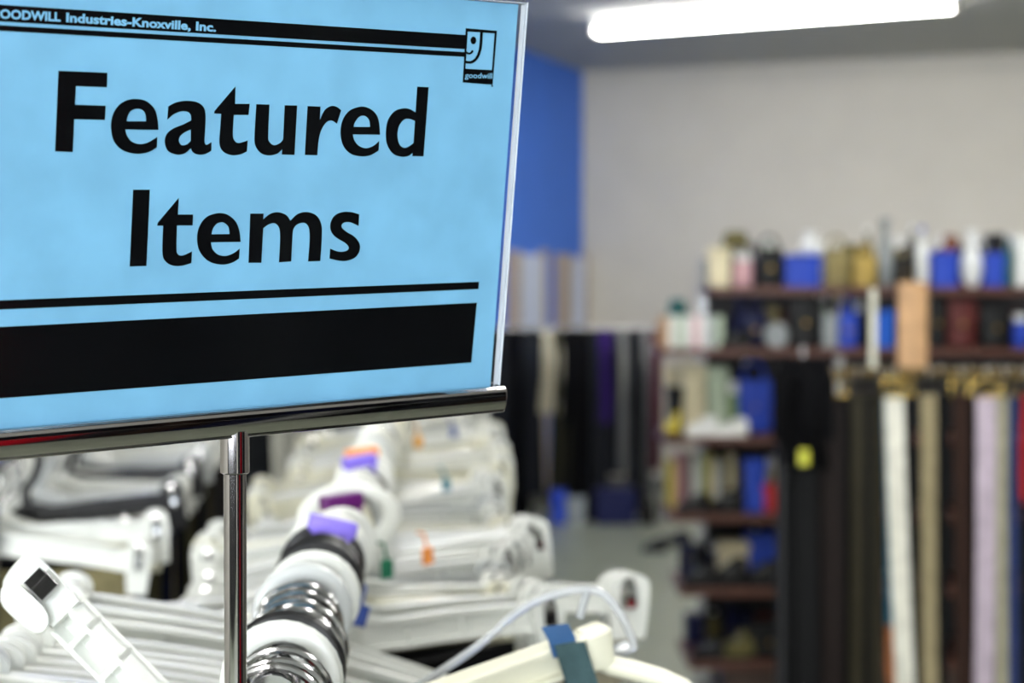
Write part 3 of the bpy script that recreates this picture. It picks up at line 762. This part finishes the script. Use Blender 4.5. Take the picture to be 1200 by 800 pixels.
ICOL = {'black': (9, 9, 11), 'navy': (20, 26, 70), 'blue': (40, 70, 178), 'bright blue': (24, 88, 190), 'cream': (214, 204, 172), 'white': (226, 228, 226), 'pink': (206, 164, 170), 'teal': (30, 84, 84), 'khaki': (132, 120, 78), 'gold': (176, 150, 80),
        'grey': (142, 148, 150), 'brown': (118, 66, 44), 'burgundy': (84, 34, 32), 'red': (170, 44, 40), 'yellow': (186, 168, 60), 'green': (120, 146, 96), 'olive': (96, 90, 56), 'tan': (176, 140, 98), 'pale green': (176, 190, 168), 'purple': (78, 66, 150), 'orange': (200, 110, 50)}
def im(c, rough=.5): return mat('item_'+c.replace(' ', '_'), ICOL[c], rough, var=.1, scale=30, spec=.25)
M_page = mat('paper_edge', (218, 212, 196), .8)
def item(kind, c, x, wpx, hpx, base, label, dy=.0, group=None, rot=0):
    w, h = wpx*S, hpx*S; X = xs(x); z = SZ[base] if isinstance(base, str) else base
    Y = YS+.02+dy
    cat = {'handbag': 'handbag', 'box': 'box', 'shoe': 'shoe', 'vase': 'vase', 'bottle': 'bottle', 'hat': 'hat', 'book': 'book', 'jar': 'jar', 'clock': 'clock', 'mug': 'mug'}[kind]
    nm = {'box': 'storage_box', 'hat': 'sun_hat', 'clock': 'round_clock'}.get(kind, kind)
    t = thing(nm, label, cat, (X, Y, z), (0,0,0), group)
    o = Vector((X, Y, z))
    def bx(lo, hi, r, tp=1.): 
        m = MB(); m.rbox(lo, hi, r, 3, tp, Matrix.Translation(o)); return m
    if kind == 'handbag':
        d = min(.14, w*.7); bh = h*.72
        bx((-w/2, .0, 0), (w/2, d, bh), d*.35, .9).build('bag_body', im(c), t)
        bx((-w*.46, -.006, bh*.45), (w*.46, d*.5, bh*1.02), .008).build('flap', im(c), t)
        m = MB(); m.tube([o+Vector(p) for p in [(-w*.3, d*.5, bh*.97), (-w*.28, d*.5, h*.86), (-w*.12, d*.5, h*.97), (w*.12, d*.5, h*.97), (w*.28, d*.5, h*.86), (w*.3, d*.5, bh*.97)]], .007, 8); m.build('handle', im(c), t)
        m = MB(); m.cyl(o+Vector((0, -.012, bh*.5)), o+Vector((0, -.004, bh*.5)), .007, 12); m.build('clasp', mat('brass', (150, 124, 70), .35, 1.), t)
    elif kind == 'box':
        d = min(.26, max(.1, w*.9))
        bx((-w/2, 0, 0), (w/2, d, h*.8), .006).build('box_body', im(c), t)
        bx((-w/2-.004, -.004, h*.78), (w/2+.004, d+.004, h), .006).build('lid', im(c), t)
    elif kind == 'shoe':
        # side view, toe to the left
        m = MB(); rings = []
        prof = [(-.5, .10, .16), (-.46, .34, .30), (-.36, .46, .42), (-.2, .55, .46), (-.05, .72, .42), (.1, .92, .38), (.28, 1.0, .36), (.42, .98, .34), (.49, .9, .26)]
        for (u, hh, ww) in prof:
            rings.append([o+Vector((u*w, .05+math.cos(a)*ww*.2*.5, h*.14+max(0, math.sin(a))*h*hh*.86)) for a in [2*PI*i/14 for i in range(14)]])
        m.loft(rings); m.build('upper', im(c), t)
        pr = [(-.52, 0), (-.5, -.3), (-.3, -.5), (-.05, -.42), (.2, -.36), (.42, -.42), (.51, -.2), (.51, .2), (.42, .42), (.2, .36), (-.05, .42), (-.3, .5), (-.5, .3)]
        m = MB(); m.loft([[o+Vector((p[0]*w, .05+p[1]*.09, zz*h)) for p in pr] for zz in (0, .17)]); m.build('sole', im('white' if c == 'white' else 'black'), t)
        m = MB()
        for u in (-.12, -.04, .04): m.tube([o+Vector((u*w, .02, h*(.14+.86*(.6+u)))), o+Vector((u*w+.004, .05, h*(.2+.86*(.72+u)))), o+Vector((u*w, .08, h*(.14+.86*(.6+u))))], .003, 6)
        m.build('laces', im('grey'), t)
    elif kind in ('vase', 'jar', 'bottle', 'mug'):
        r = w/2
        P = {'vase': [(.5, 0), (.7, .05), (1, .3), (.9, .5), (.45, .75), (.4, .88), (.6, 1)], 'jar': [(.9, 0), (1, .05), (1, .7), (.8, .78)], 'bottle': [(.9, 0), (1, .04), (1, .55), (.85, .66), (.4, .76), (.36, .9)], 'mug': [(.85, 0), (1, .06), (1, 1), (.9, 1), (.85, .1), (0, .08)]}[kind]
        m = MB(); m.lathe([(r*a_, h*b_) for a_, b_ in P], o+Vector((0, r+.01, 0)), 20); m.build('vessel', im(c, .25), t)
        if kind in ('jar', 'bottle'):
            a_ = P[-1][0]; m = MB(); m.lathe([(r*a_*1.08, h*P[-1][1]), (r*a_*1.08, h*.99), (r*a_*.9, h)], o+Vector((0, r+.01, 0)), 20); m.build('lid', im('white' if c != 'white' else 'blue'), t)
        if kind == 'mug':
            m = MB(); m.tube([o+Vector(p) for p in [(r*.95, r+.01, h*.8), (r*1.5, r+.01, h*.75), (r*1.55, r+.01, h*.4), (r*.95, r+.01, h*.25)]], .006, 8); m.build('handle', im(c, .25), t)
        if kind == 'vase':
            m = MB(); m.tube([o+Vector((r*.6*math.cos(a), r+.01+r*.6*math.sin(a), h)) for a in [2*PI*k/20 for k in range(20)]], .005, 6, True); m.build('rim', im(c, .25), t)
    elif kind == 'hat':
        m = MB(); m.lathe([(w*.5, 0), (w*.5, .006), (w*.3, .012), (w*.27, h*.8), (w*.2, h), (0, h)], o+Vector((0, w*.45, 0)), 24); m.build('hat_body', im(c, .9), t)
        m = MB(); m.lathe([(w*.302, .014), (w*.298, h*.3), (w*.28, h*.3)], o+Vector((0, w*.45, 0)), 24); m.build('hat_band', im('black', .9), t)
    elif kind == 'book':
        d = .16
        m = MB(); 
        for (lo, hi) in (((-w/2, 0, 0), (-w/2+.003, d, h)), ((w/2-.003, 0, 0), (w/2, d, h)), ((-w/2, -.004, 0), (w/2, 0, h))): m.box(lo, hi, Matrix.Translation(o))
        m.build('cover', im(c), t)
        m = MB(); m.box((-w/2+.003, .0, .004), (w/2-.003, d-.004, h-.004), Matrix.Translation(o)); m.build('pages', M_page, t)
    elif kind == 'clock':
        r = w/2; cc = o+Vector((0, .02, r))
        m = MB(); m.cyl(cc, cc+Vector((0, .03, 0)), r, 28); m.build('case', im('black'), t)
        m = MB(); m.cyl(cc+Vector((0, -.002, 0)), cc+Vector((0, .004, 0)), r*.86, 28); m.build('dial', im(c), t)
        m = MB(); m.tube([cc+Vector((r*.93*math.cos(a), 0, r*.93*math.sin(a))) for a in [2*PI*k/28 for k in range(28)]], r*.08, 8, True); m.build('bezel', M_steel, t)
    return t
T0 = 'on the highest shelf'
T1 = 'on the second shelf'
T2 = 'on the middle shelf left of the belts'
items = [
 # highest shelf
 ('box','cream',846,24,46,'S0','cream lidded box at the left end of the highest shelf'), ('jar','pink',874,24,40,'S0','pale pink jar with white lid next to the cream box, highest shelf'),
 ('handbag','black',905,34,62,'S0','black handbag between the pink jar and blue box, highest shelf'), ('box','blue',944,42,38,'S0','blue lidded box under the white vase, highest shelf'),
 ('handbag','khaki',984,32,62,'S0','khaki handbag right of the blue box, highest shelf'), ('handbag','gold',1017,28,50,'S0','gold handbag beside the slim teal vase, highest shelf'),
 ('vase','grey',1043,18,80,'S0','slim grey vase, the tallest thing on the highest shelf'), ('handbag','black',1064,26,48,'S0','small black handbag between grey vase and white bottle, highest shelf'),
 ('bottle','white',1086,15,72,'S0','white bottle with blue cap on the highest shelf'), ('box','blue',1112,30,42,'S0','blue lidded box with a brown mug on it, highest shelf'),
 ('vase','white',1146,26,66,'S0','broad white vase right of the mug, highest shelf'), ('box','blue',1170,22,40,'S0','narrow blue box right of the broad white vase, highest shelf'),
 ('bottle','teal',1188,12,64,'S0','teal bottle near the right edge, highest shelf'), ('box','white',1207,22,60,'S0','white box cut by the right edge, highest shelf'),
 # second shelf
 ('handbag','navy',892,34,58,'S1','navy handbag behind the black shoe on the second shelf'), ('clock','grey',913,30,30,'S1','round grey clock leaning before the navy bags, second shelf'),
 ('handbag','black',947,44,82,'S1','large black handbag in the middle of the second shelf'), ('box','grey',976,18,40,'S1','grey box beside the large black handbag, second shelf'),
 ('handbag','blue',997,24,58,'S1','blue handbag right of the grey box, second shelf'), ('box','bright blue',1040,22,44,'S1','bright blue box left of the tan board, second shelf'),
 ('handbag','black',1103,22,80,'S1','narrow black handbag right of the tan board, second shelf'), ('handbag','burgundy',1132,36,78,'S1','burgundy handbag right of the tan board, second shelf'),
 ('handbag','black',1172,40,66,'S1','wide black handbag right of the burgundy bag, second shelf'), ('jar','blue',1203,18,40,'S1','blue jar at the right edge, second shelf'),
 # middle
 ('box','cream',820,26,84,'S2','tall cream box on the shelf below the books row'), ('box','pale green',848,24,80,'S2','tall pale green box right of the cream box'),
 ('handbag','blue',893,44,88,'S2','blue handbag at the belts end of the middle shelf'), ('box','black',797,18,56,'S2','black box at the left end of the middle shelf'),
 ('jar','green',868,14,62,'S2','green jar between pale green box and blue handbag'),
 ('box','red',914,34,34,'S3','red box beside the hanging belts on the third lowest shelf'), ('box','blue',888,24,64,'S3','blue box left of the red box'),
 ('box','blue',906,42,58,'S4','flat blue box on the second lowest shelf'), ('box','cream',868,36,48,'S4','cream box behind black shoes, second lowest shelf'),
 ('handbag','black',905,60,58,'S5','wide black handbag on the lowest shelf'),
]
for (k, c, x, w, h, b, lab) in items: item(k, c, x, w, h, b, lab, dy=.16 if b in ('S2', 'S4') or (b == 'S1' and k != 'clock' and x < 930) else .03)
item('hat', 'olive', 866, 52, 20, SZ['S0']+46*S, 'olive sun hat lying on top of the cream box, highest shelf', .02)
item('vase', 'white', 956, 26, 26, SZ['S0']+38*S, 'small white vase standing on the blue box, highest shelf', .05)
item('mug', 'brown', 1119, 14, 20, SZ['S0']+42*S, 'brown mug standing on the blue box, highest shelf', .04)
item('hat', 'teal', 797, 40, 20, SZ['S1']+38*S, 'teal sun hat lying on the books of the second shelf', .02)
for k, c in enumerate(['tan', 'white', 'pale green', 'white', 'pink', 'white', 'grey', 'pale green']):
    item('book', c, 780+9.2*k, 8.6, 38, 'S1', '%s-spined book, %s from the left on the second shelf' % (c, nth(k+1)), .02, 'books on the second shelf')
for k, c in enumerate(['yellow', 'pink', 'burgundy', 'white', 'pale green', 'yellow', 'white', 'olive', 'cream']):
    item('book', c, 794+9*k, 8.4, 66 if k % 3 else 58, 'S3', '%s-spined book, %s from the left on the third lowest shelf' % (c, nth(k+1)), .2, 'books on the third lowest shelf')
shoes = [('black', 862, 42, 22, 'S1', 'black shoe right of the books on the second shelf'), ('white', 824, 38, 24, 'S2', 'left white sneaker before the tall cream box'), ('white', 860, 38, 22, 'S2', 'right white sneaker before the green jar'),
         ('yellow', 790, 20, 30, 'S2', 'yellow shoe at the left end of the middle shelf'), ('black', 815, 40, 24, 'S3', 'black shoe before the left books, third lowest shelf'), ('black', 855, 40, 30, 'S3', 'black shoe before the right books, third lowest shelf'),
         ('black', 822, 42, 28, 'S4', 'black shoe at the left end of the second lowest shelf'), ('black', 858, 42, 36, 'S4', 'black shoe before the cream box, second lowest shelf'), ('black', 896, 44, 32, 'S4', 'black shoe before the flat blue box, second lowest shelf'),
         ('black', 834, 42, 26, 'S5', 'black shoe at the left end of the lowest shelf'), ('olive', 868, 40, 38, 'S5', 'olive shoe in the middle of the lowest shelf')]
for (c, x, w, h, b, lab) in shoes: item('shoe', c, x, w, h, b, lab, .0, 'shoes on the shelf unit')
fill = []
FC = ['black', 'navy', 'grey', 'white', 'olive', 'burgundy', 'pale green', 'black', 'blue', 'cream', 'khaki', 'black']
rows = [('S0', 838, 1000, .2, 34, 62, 'at the back of the highest shelf'), ('S0', 1005, 1225, .2, 46, 78, 'at the back of the highest shelf'), ('S1', 868, 1020, .22, 40, 66, 'at the back of the second shelf'),
        ('S1', 1096, 1220, .22, 44, 68, 'at the back of the second shelf'), ('S2', 788, 925, .3, 50, 92, 'at the back of the middle shelf'), ('S3', 872, 925, .28, 36, 60, 'at the back of the third lowest shelf'), ('S4', 806, 925, .32, 34, 58, 'at the back of the second lowest shelf'), ('S5', 816, 925, .34, 34, 56, 'at the back of the lowest shelf')]
cnt = {}
for (b, x0, x1, dy, h0, h1, where) in rows:
    x = x0
    while x < x1:
        wd = R.uniform(13, 24); k = R.choice(['jar', 'bottle', 'box', 'vase', 'handbag', 'box']); c = R.choice(FC)
        if b in ('S4', 'S5'): c = R.choice(['black', 'navy', 'black', 'burgundy', 'olive'])
        cnt[where] = cnt.get(where, 0)+1
        item(k, c, x+wd/2, wd, R.uniform(h0, h1), b, '%s %s, %s of those %s' % (c, k, nth(cnt[where]), where), dy)
        x += wd+R.uniform(1, 5)
# things under the far rail
for (k, c, xp, wd, hg, lab) in (('box', 'navy', 722, 46, 42, 'navy lidded box on the floor under the far rail'), ('box', 'grey', 675, 22, 32, 'small grey box on the floor under the far rail'), ('box', 'blue', 655, 16, 40, 'narrow blue box on the floor under the far rail'), ('handbag', 'black', 758, 20, 34, 'black bag on the floor at the right end of the far rail')):
    q = W(xp, 610, YR-.15)
    t = item(k, c, 800, wd*YR/F/S, hg*YR/F/S, 0., lab); t.location = (q.x, q.y, 0)
# black jacket at the left end of the belts
P = W(941, 412, YT-.05)
t = thing('jacket', 'black jacket with a yellow tag hanging at the left end of the belt rack', 'jacket', tuple(P))
gm = garment_mesh(46*ST, 128*ST, .07, 77, 1.15); gm.v = [tuple(Vector(p)+P+Vector((0, 0, -.012))) for p in gm.v]; gm.build('jacket_body', cloth('black'), t)
for sx in (-1, 1):
    m = MB(); m.tube([P+Vector((sx*17*ST, -.01, -.02)), P+Vector((sx*25*ST, -.015, -.07)), P+Vector((sx*27*ST, -.02, -.2))], [.02, .022, .018], 10); m.build('sleeve', cloth('black'), t)
m = MB(); m.tube([P+Vector((0, 0, -.02)), P+Vector((0, .0, .012)), P+Vector((0, .03, .0))], .0025, 6); m.build('hook', M_steel, t)
m = MB(); q = W(942, 536, YT-.11); m.rbox(tuple(q+Vector((-.012, -.002, -.018))), tuple(q+Vector((.012, .002, .018))), .002); m.build('tag', M_tag('yellow'), t)
# shoes on the far floor
for k, (xp, yp) in enumerate(((768, 648), (792, 640))):
    d = ray(xp, yp); q = C0+d*((0-CAMZ)/d.z)
    t = item('shoe', 'black', 800, 46, 30, 0., ('black shoe on the floor before the far rail, left one', 'black shoe on the floor before the far rail, right one')[k], 0, 'shoes on the far floor')
    t.location = (q.x, q.y, 0)

# ------------------------------------------------------------------ belt rack
YT = 4.2; ST = YT/F
def bz(y): return W(1050, y, YT).z
def bxp(x): return W(x, 430, YT).x
br = thing('belt_rack', 'brass railed belt rack with a tan board, in front of the shelf unit', 'belt rack', (bxp(1060), YT, 0))
m = MB(); m.cyl((bxp(915), YT, bz(436)), (bxp(1260), YT, bz(436)), .010, 16); m.build('rail', mat('old_brass', (96, 82, 54), .45, 1.), br)
for xx in (918, 1257):
    m = MB(); m.cyl((bxp(xx), YT+.02, 0), (bxp(xx), YT+.02, bz(430)), .014, 14); m.build('post', M_blackp, br)
m = MB(); m.box((bxp(905), YT-.02, 0), (bxp(1270), YT+.3, .06)); m.build('base', M_brown, br)
m = MB(); m.rbox((bxp(1055), YT+.012, bz(440)), (bxp(1089), YT+.045, bz(330)), .006); m.build('board', M_tan, br)['label'] = 'tan wooden board'
m = MB(); m.cyl((bxp(1026), YT+.03, bz(440)), (bxp(1026), YT+.03, bz(338)), .008, 12); m.build('rod', M_cream, br)
BC = {'black': (7, 7, 8), 'dark brown': (26, 17, 14), 'olive': (44, 40, 27), 'white': (226, 224, 212), 'teal': (22, 96, 124), 'beige': (150, 138, 108), 'brown': (46, 29, 22), 'lilac': (186, 172, 186), 'blue': (44, 58, 104), 'cream': (160, 156, 132), 'red': (160, 30, 30), 'tan': (170, 100, 50), 'grey': (96, 98, 94)}
def belt(c, x0, x1, wpx, L, dy, label, tip=None, face=0., bend=0.):
    w = wpx*ST
    t = thing('belt', label, 'belt', (bxp(x0), YT+dy, bz(436)), (0,0,0), 'belts on the belt rack')
    o = Vector((bxp(x0), YT+dy, bz(436)))
    dxx = (x1-x0)*ST; a = math.radians(face)
    side = Vector((math.cos(a)*w/2, math.sin(a)*w/2, 0)); thn = Vector((-math.sin(a), math.cos(a), 0))*.0018
    def strip_(s0, s1):
        rings = []
        for k in range(13):
            s = s0+(s1-s0)*k/12
            sh = dxx*min(1.2, s*L/.8) + bend*math.sin(s*3.1)
            p = o+Vector((sh, .01*math.sin(s*4+x0), -.05-s*L)); g = side*(1 if s < .97 else max(.35, (1-s)/.03))
            rings.append([p-g-thn, p+g-thn, p+g+thn, p-g+thn])
        return rings
    m = MB(); m.loft(strip_(0, 1 if tip is None else tip)); 
    m.build('strap', mat('belt_'+c.replace(' ', '_'), BC[c], .5, var=.15, scale=35, spec=.12), t)
    if tip is not None:
        m = MB(); m.loft(strip_(tip, 1)); m.build('strap_tip', mat('belt_tan', BC['tan'], .45), t)['label'] = 'tan strap tip'
    bw = w*.62; hh = .019
    fr = [o+side.normalized()*(u*bw)+Vector((0, -.002, -.034+v*hh)) for (u, v) in ((-1,-1),(-1,1),(1,1),(1,-1))]
    bm_ = MB(); bm_.tube([fr[0], (fr[0]+fr[1])/2, fr[1], (fr[1]+fr[2])/2, fr[2], (fr[2]+fr[3])/2, fr[3], (fr[3]+fr[0])/2], .0032, 8, True)
    bm_.tube([fr[0]*.5+fr[3]*.5, fr[1]*.5+fr[2]*.5+Vector((0,-.003,0))], .0022, 6)
    bm_.build('buckle', mat('buckle_gold', (214, 184, 104), .25, 1.) if R.random() < .45 else mat('buckle_dark', (60, 56, 50), .35, 1.), t)
    m = MB(); m.tube([o+Vector(p) for p in [(0, .0, -.016), (0, -.013, -.006), (0, -.012, .008), (0, .0, .014), (0, .012, .006)]], .0022, 6); m.build('hook', M_steel, t)
    return t
BL = [
 ('black',926,924,26,1.02,.02,'black belt hanging first from the left on the belt rack'), ('black',944,946,26,.98,-.02,'black belt with wide strap, second from the left on the rack'),
 ('dark brown',960,962,24,1.05,.03,'dark brown belt, third from the left on the rack'), ('dark brown',976,976,24,1.0,-.01,'dark brown belt left of the olive belt'),
 ('black',990,990,22,1.04,.03,'black belt just left of the olive belt'), ('olive',1003,1004,16,.95,-.02,'olive belt left of the white belt'),
 ('black',1016,1020,22,1.03,.02,'black belt between the olive belt and the white belt'), ('olive',1030,1030,14,.9,.0,'narrow olive belt touching the white belt'),
 ('black',1060,1080,26,1.06,.05,'black belt behind the white belt'),
 ('beige',1086,1093,18,1.02,-.01,'beige belt hanging under the tan board'), ('black',1105,1106,22,1.0,.03,'black belt right of the beige belt'),
 ('brown',1124,1134,18,1.05,-.01,'brown belt between black belts, left of the lilac belt'), ('black',1139,1141,20,1.0,.03,'black belt touching the lilac belt, left side'),
 ('lilac',1153,1152,23,1.03,-.02,'pale lilac belt, widest of the light belts'), ('black',1168,1166,16,1.02,.04,'black belt right of the lilac belt'),
 ('cream',1176,1176,13,1.0,.0,'cream belt between the lilac and blue belts'), ('blue',1188,1190,18,1.02,.02,'blue belt near the right edge'), ('red',1199,1199,9,.25,-.02,'short red belt at the right edge'), ('black',1212,1212,20,1.02,.03,'black belt cut by the right edge'),
]
for b in BL: belt(*b)
belt('white', 1045, 1062, 22, .82, -.035, 'white belt with a bent strap right of the olive belts', bend=-.004)
belt('teal', 1040, 1049, 14, .68, -.012, 'teal belt with tan tip behind the white belt', tip=.78)

# ------------------------------------------------------------------ light, view
w = bpy.data.worlds.new('world'); SC.world = w; w.use_nodes = True
w.node_tree.nodes['Background'].inputs[0].default_value = (.8, .86, 1, 1); w.node_tree.nodes['Background'].inputs[1].default_value = .3
SC.view_settings.view_transform = 'Standard'; SC.view_settings.look = 'None'; SC.view_settings.gamma = 1
SC.view_settings.exposure = 0.84; SC.view_settings.use_curve_mapping = False
try:
    SC.cycles.use_denoising = True; SC.cycles.max_bounces = 8; SC.cycles.transparent_max_bounces = 12; SC.cycles.caustics_reflective = False; SC.cycles.caustics_refractive = False
except Exception: pass
